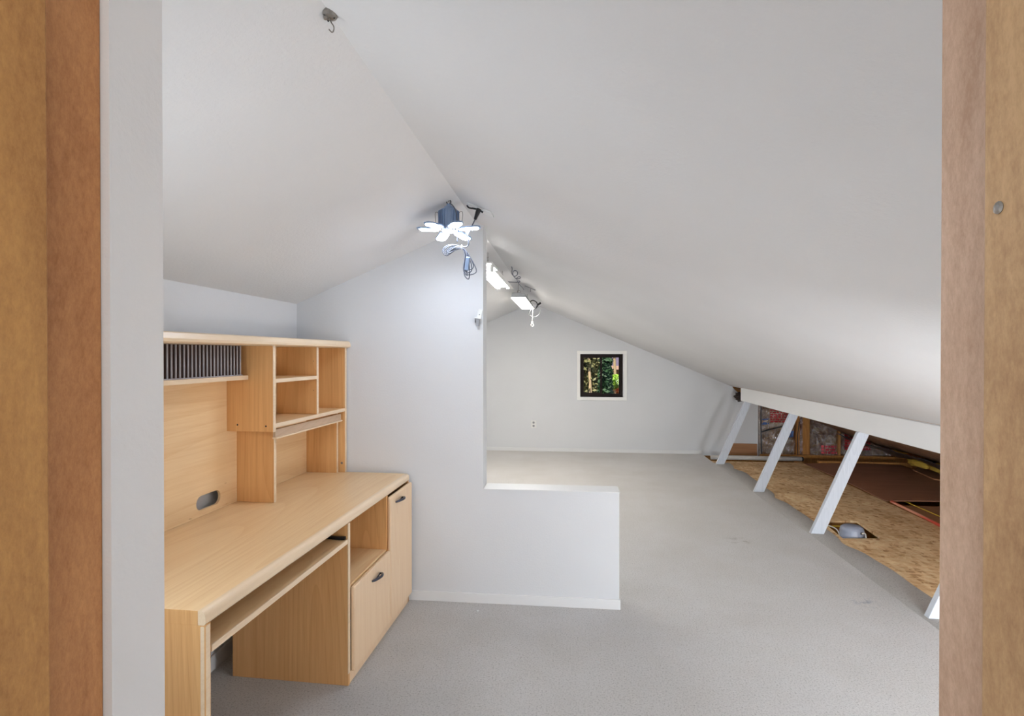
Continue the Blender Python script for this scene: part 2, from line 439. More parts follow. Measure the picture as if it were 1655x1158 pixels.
box(b, -.56, DL - .02, .345, .461, 0, 2.4); box(b, DR_ + .02, .66, .345, .461, 0, 2.4); box(b, DL - .02, DR_ + .02, .345, .461, DH + .02, 2.4)
struct('wall_front', b, 'wall', 'white wall the doorway is set in, seen edge-on at left', 'wall')
d1 = thing('door_1', 'brown stained wooden door frame around the doorway at the edges of the view', 'door frame', (0, .4, 0))
del d1['category'], d1['label']; d1['kind'] = 'structure'
b = BM(); box(b, DL - .02, DL, .34, .461, 0, DH, .0015); obj('jamb', b, 'jambL', d1)
b = BM(); box(b, DR_, DR_ + .02, .34, .461, 0, DH, .0015); obj('jamb', b, 'jambR', d1)
b = BM(); box(b, DL - .02, DR_ + .02, .34, .461, DH, DH + .02); obj('head_jamb', b, 'jambL', d1)
b = BM(); box(b, DL, DL + .012, .33, .398, 0, DH, .002, 3); obj('door_stop', b, 'stopL', d1)
b = BM(); box(b, DR_ - .012, DR_, .33, .3995, 0, DH, .002, 3); obj('door_stop', b, 'stopR', d1)
b = BM()
lathe(b, [(.0012, -.0005), (.004, 0), (.0042, .0006), (.002, .0012)], (0, 0, 0), 12, Matrix.Translation((DR_ - .012, .386, 1.536)) @ Matrix.Rotation(-math.pi / 2, 4, 'Y'))
obj('screw', b, 'steel', d1)

# two added low windows, out of view, in the door wall beside the doorway
for nm, x0_, x1_, z0_, z1_ in (('added_window_2', -1.49, -.59, .97, 1.59), ('added_window_3', .70, 2.0, .32, 1.12)):
    wn = thing(nm, '', '', ((x0_ + x1_) / 2, .5, z0_)); del wn['label'], wn['category']; wn['kind'] = 'structure'
    b = BM(); t_ = .035
    box(b, x0_, x1_, .465, .49, z0_, z0_ + t_); box(b, x0_, x1_, .465, .49, z1_ - t_, z1_); box(b, x0_, x0_ + t_, .465, .49, z0_ + t_, z1_ - t_); box(b, x1_ - t_, x1_, .465, .49, z0_ + t_, z1_ - t_)
    obj('window_frame', b, 'winf', wn)
    b = BM(); box(b, x0_ + t_, x1_ - t_, .474, .478, z0_ + t_, z1_ - t_); obj('pane', b, 'glass', wn)
# hallway behind the camera
b = BM(); box(b, -.56, .66, -2.5, -2.4, 0, 2.4); box(b, -.66, -.56, -2.5, .461, 0, 2.4); box(b, .66, .76, -2.5, .461, 0, 2.4)
struct('wall_hall', b, 'wall', 'white hallway walls behind the camera', 'wall')
b = BM(); box(b, -.66, .76, -2.5, .461, 2.4, 2.5); struct('ceiling_hall', b, 'ceil', 'hallway ceiling behind the camera', 'ceiling')
hl = thing('added_hall_lamp', 'added unseen round white flush lamp on the hallway ceiling behind the doorway', 'lamp', (0, -.9, 2.4))  # unseen lamp, added to brighten the door frame
b = BM(); lathe(b, [(.19, -.03), (.2, -.02), (.2, 0)], (0, -.9, 2.4), 32); obj('base', b, 'plastw', hl)
b = BM(); lathe(b, [(.02, -.1), (.1, -.09), (.16, -.06), (.185, -.03)], (0, -.9, 2.4), 32); obj('shade', b, 'hallfill', hl, smooth=True)
al = bpy.data.lights.new('hall_fill', 'AREA'); al.shape = 'DISK'; al.size = 1.1; al.energy = HALL_FILL; al.color = (1, .97, .93)  # added fill light, hung just below the lamp shade
ao = bpy.data.objects.new('hall_fill', al); COL.objects.link(ao); ao.location = (0, -.9, 2.27)
ao.rotation_euler = Vector((0, .45, -1)).to_track_quat('-Z', 'Y').to_euler()

# ------------------------------------------------------------------ open eave on the right
b = BM()
prism(b, [(XE - .04, cz(XE) + .14), (4.9, cz(4.9) + .14), (4.9, cz(4.9) + .17), (XE - .02, cz(XE) + .2)], 'Y', .46, YF + .16)
box(b, 4.85, 4.9, .46, YF + .16, -.5, .4); box(b, XE - .05, XE - .035, .46, YF + .16, cz(XE) + .02, cz(XE) + .2)  # last box added to block light through the gap above the ceiling
struct('ceiling_eave', b, 'joist', 'bare roof boards above the open eave', 'ceiling')
b = BM(); box(b, 1.9, 4.9, .46, YF + .16, -.5, -.26)
struct('floor_eave', b, 'fibre', 'insulated ceiling below the open eave floor', 'floor')
# carpet strip along the edge
b = BM(); t = bmesh.new(); N = 90; prevs = None
for i in range(N + 1):
    y = .53 + (7.46 - .53) * i / N
    xo = 2.135 + .018 * math.sin(y * 2.1) + .02 * noise.noise(Vector((y * 3, 0, 1)))
    for py in (3.12, 4.52, 5.86, 7.26): xo -= .05 * math.exp(-((y - py + .18) / .12) ** 2)  # outer edge pulled in beside each post, shaping in its shadow
    zz = .003 + .004 * noise.noise(Vector((y * 5, 2, 1)))
    cur = [t.verts.new(p) for p in ((1.931, y, -.0078), (1.936, y, .0005), (2.0, y, .002 + zz * .4), (xo - .008, y, .001 + zz * .5), (xo, y, -.004), (xo, y, -.0078))]
    if prevs:
        for a in range(5): t.faces.new((prevs[a], cur[a], cur[a + 1], prevs[a + 1]))
        t.faces.new((prevs[5], cur[5], cur[0], prevs[0]))
    else: t.faces.new(cur)
    prevs = cur
t.faces.new(prevs[::-1]); merge(b, t)
o = obj('carpet_strip', b, 'strip', smooth=True); tag(o, 'narrow grey carpet strip along the edge of the beige carpet by the posts', 'carpet strip')

# strand board floor with the cut-out
b = BM(); zt, zb = -.008, -.026
H4 = [(2.155, 4.513), (2.46, 4.545), (2.503, 4.999), (2.2, 4.985)]
O4 = [(1.935, .53), (3.11, .53), (3.11, 7.62), (1.935, 7.62)]
def vv(p, z): return b.verts.new((p[0], p[1], z))
for z in (zt, zb):
    o_ = [vv(p, z) for p in O4]; h_ = [vv(p, z) for p in H4]
    for i in range(4): b.faces.new((o_[i], o_[(i + 1) % 4], h_[(i + 1) % 4], h_[i]))
    if z == zt: o1, h1 = o_, h_
for i in range(4):
    b.faces.new((o1[i], o1[(i + 1) % 4], o_[(i + 1) % 4], o_[i])); b.faces.new((h1[i], h1[(i + 1) % 4], h_[(i + 1) % 4], h_[i]))
o = obj('strand_board', b, 'osb'); tag(o, 'tan strand board floor sheet beyond the posts with a square cut-out', 'floor board')
# framing under the sheets
b = BM(); box(b, 3.13, 3.17, .6, 7.9, -.26, -.02)
o = obj('floor_joist', b, 'joist'); tag(o, 'floor joist beside the open gap under the red hose', 'joist', )
b = BM(); box(b, 3.19, 4.1, .6, 5.62, -.045, -.025); o = obj('floor_plank', b, 'tan'); tag(o, 'dull tan board in the gap right of the yellow cable, in front of the brown sheet', 'board')
b = BM(); box(b, 2.08, 2.62, 4.44, 4.5, -.26, -.03); o = obj('floor_joist', b, 'joist'); tag(o, 'floor joist under the near edge of the square cut-out', 'joist')
b = BM(); box(b, 2.08, 2.62, 5.02, 5.06, -.26, -.03); o = obj('floor_joist', b, 'joist'); tag(o, 'floor joist under the far edge of the square cut-out', 'joist')
# brown hardboard sheet
b = BM(); t = bmesh.new()
x0, x1, y0, y1 = 3.10, 4.3, 5.67, 7.52; NX, NY = 12, 16; g = []
for i in range(NX + 1):
    row = []
    for j in range(NY + 1):
        u, v = i / NX, j / NY; x = x0 + (x1 - x0) * u + .05 * v * (1 - u) * 0; y = y0 + (y1 - y0) * v
        z = .004 + .03 * (1 - abs(2 * v - .9)) * max(0, 1 - u * 1.6) * .6 + .012 * math.sin(3 * u)
        row.append((x, y, z))
    g.append(row)
A = [[t.verts.new(p) for p in r] for r in g]; B = [[t.verts.new((p[0], p[1], p[2] - .008)) for p in r] for r in g]
for i in range(NX):
    for j in range(NY):
        t.faces.new((A[i][j], A[i + 1][j], A[i + 1][j + 1], A[i][j + 1])); t.faces.new((B[i][j], B[i][j + 1], B[i + 1][j + 1], B[i + 1][j]))
for i in range(NX):
    t.faces.new((A[i][0], B[i][0], B[i + 1][0], A[i + 1][0])); t.faces.new((A[i][NY], A[i + 1][NY], B[i + 1][NY], B[i][NY]))
for j in range(NY):
    t.faces.new((A[0][j], A[0][j + 1], B[0][j + 1], B[0][j])); t.faces.new((A[NX][j], B[NX][j], B[NX][j + 1], A[NX][j + 1]))
merge(b, t); o = obj('hardboard_sheet', b, 'plyb', smooth=False); tag(o, 'dark brown hardboard sheet lying on the eave floor under the beam', 'board')
# lean boards at the eave
b = BM(); box(b, 3.3, 4.7, 7.55, 7.6, -.02, .03, .003); o = obj('framing_board', b, 'joist'); tag(o, 'orange wood board lying behind the brown hardboard sheet', 'board')
b = BM(); prism(b, [(4.12, 6.6), (4.3, 6.35), (4.38, 6.4), (4.38, 7.3), (4.2, 7.1)], 'Z', .02, .035); o = obj('framing_board', b, 'tan'); tag(o, 'loose board end in the shadow under the yellow insulation', 'board')
# supply items in the gap
def hose(name, pts, r, mat, label, cat):
    b = BM(); tube(b, pts, r, 10); o = obj(name, b, mat, smooth=True); tag(o, label, cat); return o
hose('red_hose', [(3.14, 5.64, .006), (3.13, 5.5, .007), (3.12, 5.2, .008), (3.10, 4.85, .008), (3.08, 4.3, .008), (3.07, 3.4, .008)], .013, 'red', 'red flexible pipe lying along the edge of the strand board', 'pipe')
hose('electrical_cable', [(3.31, 5.9, -.01), (3.30, 5.5, -.005), (3.29, 5.2, 0), (3.3, 4.6, -.005), (3.32, 3.6, -.005)], .004, 'yellow', 'yellow cable running beside the red pipe', 'cable')
hose('electrical_cable', [(2.21, 4.95, -.09), (2.24, 4.93, -.045), (2.35, 4.93, -.04), (2.46, 4.95, -.05)], .006, 'yellow', 'yellow cable crossing the back of the square cut-out', 'cable')
hose('electrical_cable', [(2.10, 4.86, -.03), (2.17, 4.80, .004), (2.20, 4.70, .0), (2.185, 4.62, -.04)], .005, 'cordw', 'pale cable looping up at the left of the square cut-out', 'cable')
b = BM(); tube(b, [(1.965, 7.73, .022), (3.16, 7.73, .022)], .03, 16, 0)
pv = tag(rebase(obj('drain_pipe', b, 'pvc', smooth=True), (2.56, 7.73, 0)), 'white plastic pipe lying along the foot of the far wall', 'pipe')
b = BM(); tube(b, [(3.155, 7.73, .022), (3.175, 7.73, .022)], .031, 16, 0); sub('end_cap', b, 'dark', pv, (2.56, 7.73, 0), label='black pipe end')
b = BM(); box(b, 2.26, 2.69, YF - .03, YF - .012, -.005, .165, .002); o = obj('plywood_offcut', b, 'tan'); tag(o, 'brown plywood offcut standing against the far wall by the foil', 'board')
# junction box in the cut-out
jb = thing('junction_box', 'rounded blue-grey plastic housing sitting in the square cut-out', 'junction box', (2.285, 4.64, -.1))
b = BM(); lathe(b, [(.072, -.16), (.08, -.15), (.088, .0), (.093, .07), (.094, .075), (.09, .082), (.088, .12), (.082, .143), (.066, .156), (.03, .16)], (0, 0, 0), 28)
for v in b.verts: v.co.y *= .9
obj('housing', b, 'boxg', jb, True, True)
b = BM(); tube(b, [(.035, -.085, .118), (.042, -.093, .126), (.056, -.09, .12), (.062, -.088, .09), (.058, -.09, .05), (.05, -.1, -.02)], .005, 8); obj('wire', b, 'cordw', jb, True, True, 'white wire')
b = BM(); lathe(b, [(.009, -.002), (.01, 0), (.006, .004)], (0, 0, 0), 12, Matrix.Translation((.035, -.082, .118)) @ Matrix.Rotation(math.pi / 2.3, 4, 'X')); obj('cable_hole', b, 'dark', jb, True)
b = BM(); tube(b, [(-.11, -.01, .02), (-.1, -.03, .05), (-.09, -.05, .03)], .012, 8); obj('clamp', b, 'steel', jb, True, True)

def lump(bm, cx_, cy_, cz_, sx, sy, sz, seed=0, amp=.35, subd=4, rot=None, ns=2.2):
    t = bmesh.new(); bmesh.ops.create_icosphere(t, subdivisions=subd, radius=1)
    for v in t.verts:
        d = 1 + amp * noise.noise(v.co * ns + Vector((seed * 7.1, 3, seed))) + amp * .5 * noise.noise(v.co * ns * 3 + Vector((seed, 9, 1)))
        v.co = Vector((v.co.x * sx * d, v.co.y * sy * d, v.co.z * sz * d))
    if rot: bmesh.ops.rotate(t, matrix=Matrix.Rotation(rot[0], 3, 'Z') @ Matrix.Rotation(rot[1], 3, 'X'), verts=t.verts[:])
    merge(bm, t, Matrix.Translation((cx_, cy_, cz_)))
b = BM(); lump(b, 2.3, 4.86, -.19, .2, .12, .07, 3); o = obj('insulation_batt', b, 'fibre', smooth=True); tag(o, 'yellow insulation down in the square cut-out', 'insulation')
b = BM(); lump(b, 4.13, 7.25, .24, .05, .13, .05, 1); o = obj('insulation_tuft', b, 'fibre', smooth=True); tag(o, 'small yellow fibreglass tuft hanging next to the red-printed foil', 'insulation')
b = BM()
for i in range(7): lump(b, 4.2 + .05 * math.sin(i), 6.95 - i * .33, .14 - .006 * i, .09, .22, .05 + .012 * (i % 3), i + 5, .4, 3)
o = obj('insulation_batt', b, 'fibre', smooth=True); tag(o, 'long sagging yellow fibreglass batt along the low end of the eave', 'insulation')
b = BM(); lump(b, 4.52, 6.6, .07, .10, 1.0, .05, 12, .4, 4); o = obj('insulation_batt', b, 'slotback', smooth=True); tag(o, 'dark insulation at the low end of the eave behind the yellow batt', 'insulation')  # one dark tone over the whole lump

# kraft faced roof underside and the dark plastic on its lower edge
def cloth(name, x0, x1, zf, y0, y1, mat, nx, ny, amp, label, cat, th=.006, seed=0):
    b = BM(); t = bmesh.new(); A = []; B = []
    for i in range(nx + 1):
        ra, rb = [], []
        for j in range(ny + 1):
            x = x0 + (x1 - x0) * i / nx; y = y0 + (y1 - y0) * j / ny
            z = zf(x) + amp * noise.noise(Vector((x * 3, y * 2.2, seed))) + amp * .5 * noise.noise(Vector((x * 9, y * 6, seed)))
            x += amp * noise.noise(Vector((y * 3, seed, 5))) * (i / nx)
            ra.append(t.verts.new((x, y, z))); rb.append(t.verts.new((x, y, z - th)))
        A.append(ra); B.append(rb)
    for i in range(nx):
        for j in range(ny):
            t.faces.new((A[i][j], A[i + 1][j], A[i + 1][j + 1], A[i][j + 1])); t.faces.new((B[i][j], B[i][j + 1], B[i + 1][j + 1], B[i + 1][j]))
        t.faces.new((A[i][0], B[i][0], B[i + 1][0], A[i + 1][0])); t.faces.new((A[i][ny], A[i + 1][ny], B[i + 1][ny], B[i][ny]))
    for j in range(ny):
        t.faces.new((A[0][j], A[0][j + 1], B[0][j + 1], B[0][j])); t.faces.new((A[nx][j], B[nx][j], B[nx][j + 1], A[nx][j + 1]))
    merge(b, t); o = obj(name, b, mat, smooth=True); tag(o, label, cat); return o
cloth('kraft_insulation', 2.37, 3.93, lambda x: cz(x) - .005, .56, 7.90, 'kraft', 20, 70, .025, 'brown paper-faced insulation on the underside of the roof behind the beam', 'insulation')
cloth('plastic_sheet', 3.72, 3.99, lambda x: cz(x) - .06, .56, 7.95, 'poly', 6, 90, .035, 'dark crumpled plastic along the lower edge of the brown roof lining', 'plastic sheet', .006, 4)

# foil faced insulation on the end of the eave
def foil(x0, x1, z1, label, seed):
    b = BM(); t = bmesh.new(); nx, nz = 26, 24; A = []
    for i in range(nx + 1):
        col = []
        for j in range(nz + 1):
            x = x0 + (x1 - x0) * i / nx; zm = min(z1, cz(x) + .06); z = -.01 + (zm + .01) * j / nz
            y = YF - .045 + .018 * noise.noise(Vector((x * 11, z * 11, seed))) + .008 * noise.noise(Vector((x * 30, z * 22, seed)))
            edge = min(i, nx - i, 2) / 2; y = YF + (y - YF) * (.3 + .7 * edge)
            col.append(t.verts.new((x, y, z)))
        A.append(col)
    for i in range(nx):
        for j in range(nz): t.faces.new((A[i][j], A[i + 1][j], A[i + 1][j + 1], A[i][j + 1]))
    r = bmesh.ops.extrude_face_region(t, geom=t.faces[:])
    for v in r['geom']:
        if isinstance(v, bmesh.types.BMVert): v.co.y = YF + .02
    merge(b, t); o = obj('foil_insulation', b, 'foil', smooth=True); tag(o, label, 'insulation'); return o
def fy(x, z, seed): return YF - .045 + .018 * noise.noise(Vector((x * 11, z * 11, seed))) + .008 * noise.noise(Vector((x * 30, z * 22, seed))) - .003
def ink(parent, mat, rects, seed, label):
    """printed marks that follow the foil"""
    b = BM()
    for (x0, x1, z0, z1, sk) in rects:
        n = 4; A = []
        for i in range(n + 1):
            x = x0 + (x1 - x0) * i / n; dz = sk * (x - x0)
            A.append([b.verts.new((x, fy(x, z, seed), z)) for z in (z0 + dz, z1 + dz)] + [b.verts.new((x, fy(x, z, seed) + .002, z)) for z in (z1 + dz, z0 + dz)])
        for p, q in zip(A, A[1:]):
            for k in range(4): b.faces.new((p[k], p[(k + 1) % 4], q[(k + 1) % 4], q[k]))
        b.faces.new(A[0]); b.faces.new(A[-1][::-1])
    obj('print', b, mat, parent, label=label)
f1 = foil(2.715, 3.215, .80, 'crumpled foil-faced batt right beside the end of the white far wall', 1.3)
def block(x0, z1, rows, w, seed, h=.02, gap=.012, wmin=.02):
    rnd = random.Random(seed); out = []
    for r in range(rows):
        x = x0
        while x < x0 + w - .01:
            l_ = rnd.uniform(wmin, wmin * 2.6); out.append((x, min(x + l_, x0 + w), z1 - r * (h + gap) - h, z1 - r * (h + gap), .0)); x += l_ + .012
    return out
ink(f1, 'redink', block(2.86, .66, 6, .28, 3, .022, .010), 1.3, 'red printed lettering')
for rc in ((2.75, 2.84, .44, .52, .1), (3.08, 3.18, .27, .36, 0)): ink(f1, 'blueink', [rc], 1.3, 'blue printed mark')
f2 = foil(3.255, 3.30, .60, 'narrow strip of foil between the two orange studs', 2.1)
f3 = foil(3.39, 3.78, .55, 'dull foil-faced batt right of the orange studs', 3.3)
ink(f3, 'redink', block(3.55, .16, 3, .2, 9, .03, .012), 3.3, 'red printed lettering')
f4 = foil(3.80, 4.6, .45, 'foil-faced batt with large red lettering seen right of the third post', 4.7)
ink(f4, 'redink', block(3.86, .40, 8, .34, 5, .028, .010, .028), 4.7, 'red printed lettering')
for x0, x1, lab in ((3.215, 3.255, 'orange wood stud left of the narrow foil strip'), (3.30, 3.39, 'orange wood stud right of the narrow foil strip'), (3.775, 3.803, 'orange wood stud between the two right-hand foil batts')):
    b = BM(); prism(b, [(x0, 0), (x1, 0), (x1, cz(x1) + .08), (x0, cz(x0) + .08)], 'Y', YF - .055, YF + .02); o = obj('wall_stud', b, 'joist'); tag(o, lab, 'stud')
b = BM(); box(b, 2.715, 4.8, YF - .13, YF - .07, -.01, .03, .002); o = obj('sill_plate', b, 'joist'); tag(o, 'orange wood sill plate along the foot of the foil-faced wall', 'board')
hose('black_wire', [(2.72, 8.0, .34), (2.83, 7.99, .38), (2.98, 7.99, .42), (3.1, 7.99, .47)], .008, 'dark', 'black wire running diagonally over the first foil batt', 'wire')
hose('black_wire', [(3.21, 7.97, .0), (3.2, 7.965, .25), (3.22, 7.96, .5)], .006, 'dark', 'thin black wire running up beside the orange stud', 'wire')
hose('black_wire', [(2.74, 8.02, -.01), (2.735, 8.03, .2), (2.73, 8.03, .5), (2.73, 8.03, .74)], .007, 'dark', 'black seam cord at the edge of the white far wall', 'wire')
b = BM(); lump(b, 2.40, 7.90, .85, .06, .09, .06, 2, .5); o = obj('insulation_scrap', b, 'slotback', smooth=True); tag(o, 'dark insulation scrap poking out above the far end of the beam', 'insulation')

# beam and braces
b = BM(); prism(b, [(2.308, .822), (2.345, .822), (2.345, .985), (2.308, .993)], 'Y', YW + .002, 7.56, .002)
o = obj('beam', b, 'beam'); tag(o, 'long white painted beam under the low side of the sloping ceiling', 'beam')
def brace():
    # 89 mm wide, 38 mm thick, leaning outwards; base left corner at origin
    b = BM(); dx, dz = .365, .835
    k = .1; top_r = .06
    prism(b, [(0, .003), (k, .003), (dx + .085, .835), (dx + .045, .842), (dx - .012, .818)], 'Y', -.038, 0, .002)
    return b
labs = ['white leaning wooden post nearest the far wall', 'white leaning wooden post second from the far wall', 'white leaning wooden post in front of the square cut-out', 'white leaning wooden post partly cut off by the right door frame']
proto = obj('support_post', brace(), 'postw')
for i, y in enumerate((7.39, 5.94, 4.606, 3.20)):
    o = proto if i == 0 else proto.copy()
    if i: COL.objects.link(o)
    o.location = (1.94 + (.012 if i == 3 else 0), y, 0)
    tag(o, labs[i], 'post', 'white leaning posts under the beam')

# ------------------------------------------------------------------ window
win = thing('window_1', '', '', ((WX0 + WX1) / 2, YF, WZ0)); del win['label'], win['category']; win['kind'] = 'structure'
def frame(bm, x0, x1, z0, z1, y0, y1, w, bev=.001):
    box(bm, x0, x1, y0, y1, z0, z0 + w, bev); box(bm, x0, x1, y0, y1, z1 - w, z1, bev)
    box(bm, x0, x0 + w, y0, y1, z0 + w, z1 - w, bev); box(bm, x1 - w, x1, y0, y1, z0 + w, z1 - w, bev)
b = BM(); frame(b, .138, .8626, .7664, 1.4935, YF - .016, YF + .002, .046, .002); obj('casing', b, 'cream', win)
b = BM(); frame(b, WX0, WX1, WZ0, WZ1, YF + .002, YF + .118, .006); obj('reveal', b, 'winf', win)
b = BM(); frame(b, WX0 + .004, WX1 - .004, WZ0 + .004, WZ1 - .004, YF + .03, YF + .1, .026); obj('window_frame', b, 'winf', win)
xm = .5 * (WX0 + WX1) + .005
s1 = obj('sash', (lambda b: (frame(b, WX0 + .03, xm + .012, WZ0 + .03, WZ1 - .03, YF + .04, YF + .06, .03), b)[1])(BM()), 'winf', win)
b = BM(); box(b, WX0 + .05, xm - .01, YF + .049, YF + .052, WZ0 + .05, WZ1 - .05); sub('pane', b, 'glass', s1, win.location)
s2 = obj('sash', (lambda b: (frame(b, xm - .012, WX1 - .028, WZ0 + .022, WZ1 - .028, YF + .07, YF + .09, .024), b)[1])(BM()), 'winf', win)
b = BM(); box(b, xm, WX1 - .05, YF + .079, YF + .082, WZ0 + .04, WZ1 - .05); sub('pane', b, 'glass', s2, win.location)

# wall outlet on the far wall
ol = thing('wall_outlet', 'white double socket low on the far wall left of the window', 'outlet', (-.505, YF, .40))
b = BM(); box(b, -.545, -.465, YF - .006, YF, .345, .455, .003); obj('cover_plate', b, 'plastw', ol)
for z in (.425, .377):
    b = BM(); lathe(b, [(.0155, 0), (.017, .003), (.014, .004)], (0, 0, 0), 16, Matrix.Translation((-.505, YF - .005, z)) @ Matrix.Rotation(math.pi / 2, 4, 'X'))
    obj('socket', b, 'plastg', ol)

# ------------------------------------------------------------------ desk
DA = -math.atan(.032); DO = (-.954, 2.0, 0)
desk = thing('desk', 'light oak laminate desk with keyboard tray, drawer and cupboard along the left wall', 'desk', DO, DA)
L = dict(parent=desk, local=True)
BK = -.625; SL0, SR = -.627, 1.088; TZ = .745
b = BM(); box(b, BK, -.022, SL0, SR, .706, TZ, .0008); obj('desktop', b, 'maple_top', **L)
b = BM(); box(b, BK, -.0225, SL0 - .0008, SL0, .706, TZ - .0005); obj('end_band', b, 'maple', **L)
b = BM(); prof = [(-.022, .706), (-.004, .706), (0, .712)]
for i in range(9):
    a = math.pi / 2 * i / 8; prof.append((-.018 + .018 * math.cos(a), TZ - .018 + .018 * math.sin(a)))
prof.append((-.022, TZ))
prism(b, prof, 'Y', SL0 - .0005, SR); obj('edge_trim', b, 'edge', smooth=False, **L)
b = BM(); box(b, BK, -.001, SL0, SL0 + .022, 0, .706, .001); obj('side_panel', b, 'maple', **L)
b = BM(); box(b, -.019, .0, SL0 - .0006, SL0 + .0226, 0, .7062, .006, 3); obj('edge_band', b, 'edge', **L)
b = BM(); box(b, -.545, -.001, .266, .284, 0, .706, .0008); obj('cabinet_side', b, 'maple', **L)
b = BM(); box(b, -.003, .0005, .2655, .2845, .052, .706); obj('edge_band', b, 'edge', **L)
b = BM(); box(b, -.545, -.002, .727, .745, .052, .706, .0008); obj('cabinet_divider', b, 'maple', **L)
b = BM(); box(b, -.545, -.002, 1.068, 1.086, 0, .706, .0008); obj('cabinet_side', b, 'maple', **L)
b = BM(); box(b, -.545, -.53, .284, 1.068, .03, .706); obj('cabinet_back', b, 'maple', **L)
b = BM(); box(b, -.53, -.004, .284, .727, .412, .430, .0008); obj('cubby_shelf', b, 'maple_top', **L)
b = BM(); box(b, -.02, -.002, .27, 1.086, 0, .05, .001); obj('plinth', b, 'maple_face', **L)
dr = obj('drawer', (lambda b: (box(b, -.001, .018, .287, .733, .052, .424, .007, 3), b)[1])(BM()), 'maple_face', **L)
do = obj('door', (lambda b: (box(b, -.001, .018, .738, 1.086, .052, .698, .007, 3), b)[1])(BM()), 'maple_face', **L)
def pull(part, sc, z):
    b = BM()
    tube(b, [(.018, sc - .052, z), (.034, sc - .040, z + .004), (.046, sc, z + .006), (.036, sc + .036, z + .004), (.019, sc + .048, z)], .0052, 10, 6, lambda t: .8 + .5 * math.sin(math.pi * t))
    tube(b, [(.019, sc - .05, z - .001), (.021, sc, z - .006), (.019, sc + .048, z - .001)], .004, 8)
    sub('handle', b, 'hand', part, (0, 0, 0), True, 'dark grey metal bow pull', local=True)
pull(dr, .535, .366); pull(do, .86, .655)
tr_ = obj('keyboard_tray', (lambda b: (box(b, -.40, -.004, -.60, .262, .622, .638, .001), b)[1])(BM()), 'maple_top', **L)
b = BM(); box(b, -.006, .0, -.60, .262, .620, .640, .002); sub('edge_band', b, 'edge', tr_, (0, 0, 0), local=True)
for s0, s1_, z0, z1_ in ((.250, .2655, .640, .652), (-.604, -.592, .604, .622)):
    b = BM(); box(b, -.38, -.01, s0, s1_, z0, z1_, .001); sub('slide', b, 'dark', tr_, (0, 0, 0), local=True, label='black slide rail')

# ------------------------------------------------------------------ hutch on the desk
hut = thing('desk_hutch', 'light oak laminate shelf unit standing on the back of the desk', 'shelf unit', DO, DA)
L = dict(parent=hut, local=True)
HF = -.385; HB = -.613; HR2 = 1.088; T0, T1 = 1.479, 1.519
b = BM(); prof = [(BK, T0), (HF + .008, T0), (HF + .022, T0 + .006), (HF + .024, T0 + .016), (HF + .018, T1 - .004), (HF + .01, T1), (BK, T1)]
prism(b, prof, 'Y', SL0 - .012, SR + .012, .001); obj('top_board', b, 'edge', **L)
b = BM(); t = bmesh.new()
# back board with the oval cable cut-out
def rr(sc, zc, w_, h_, n=10):
    out = []
    for cx2, a0 in ((sc + w_ / 2 - h_ / 2, -math.pi / 2), (sc - w_ / 2 + h_ / 2, math.pi / 2)):
        for i in range(n + 1):
            a = a0 + math.pi * i / n; out.append((cx2 + h_ / 2 * math.cos(a), zc + h_ / 2 * math.sin(a)))
    return out
hole = rr(.205, .803, .155, .062)
S0, S1, Z0, Z1 = SL0 + .018, 1.07, TZ + .001, T0
outer = []
for (s_, z_) in hole:   # project each hole point to a small rectangle round it
    ds, dz = s_ - .205, z_ - .803; k = 1 / max(abs(ds) / .12, abs(dz) / .05, 1e-6); outer.append((.205 + ds * k, .803 + dz * k))
for bb in (HB, BK):
    hi = [t.verts.new((bb, s_, z_)) for s_, z_ in hole]; ou = [t.verts.new((bb, s_, z_)) for s_, z_ in outer]
    for i in range(len(hi)): t.faces.new((hi[i], hi[(i + 1) % len(hi)], ou[(i + 1) % len(hi)], ou[i]))
    if bb == HB: h0 = hi
for i in range(len(h0)): t.faces.new((h0[i], h0[(i + 1) % len(h0)], hi[(i + 1) % len(h0)], hi[i]))
merge(b, t)
xs = sorted(set([S0, .205 - .12, .205 + .12, S1]))
box(b, BK, HB, S0, .085, Z0, Z1); box(b, BK, HB, .325, S1, Z0, Z1); box(b, BK, HB, .085, .325, .853, Z1); box(b, BK, HB, .085, .325, Z0, .753)
obj('back_board', b, 'maple_top', **L)
def panel(name, b0, b1, s0, s1, z0, z1, mat='maple', band=True, bmat='edge', label=None):
    p = obj(name, box(BM(), b0, b1, s0, s1, z0, z1, .0008), mat, label=label, **L)
    if band: sub('edge_band', box(BM(), b1 - .001, b1 + .0018, s0 - .0004, s1 + .0004, z0 - .0003, z1 + .0003), bmat, p, (0, 0, 0), local=True)
    return p
DV = .327
panel('side_panel', HB, HF, SL0, SL0 + .018, TZ + .001, T0)
panel('side_panel', HB, HF, 1.07, 1.088, TZ + .001, T0)
dvp = panel('divider_panel', HB, HF, DV, DV + .018, 1.088, T0)
panel('divider_panel', HB + .001, HF - .002, .735, .752, 1.125, T0)
panel('shelf', HB + .001, HF - .001, DV + .018, .735, 1.311, 1.328, 'maple_top')
panel('shelf', HB + .001, HF - .001, DV + .018, 1.07, 1.106, 1.124, 'maple_top')
panel('lower_panel', HB, -.425, .398, .414, TZ + .001, 1.104)
panel('lower_panel', HB, -.425, 1.045, 1.061, TZ + .001, 1.104)
rl = obj('front_rail', box(BM(), -.413, -.400, .37, 1.05, 1.056, 1.094, .001), 'edge_rail', **L)
sub('lip', box(BM(), -.414, -.392, .368, 1.052, 1.050, 1.057, .001), 'edge', rl, (0, 0, 0), local=True)
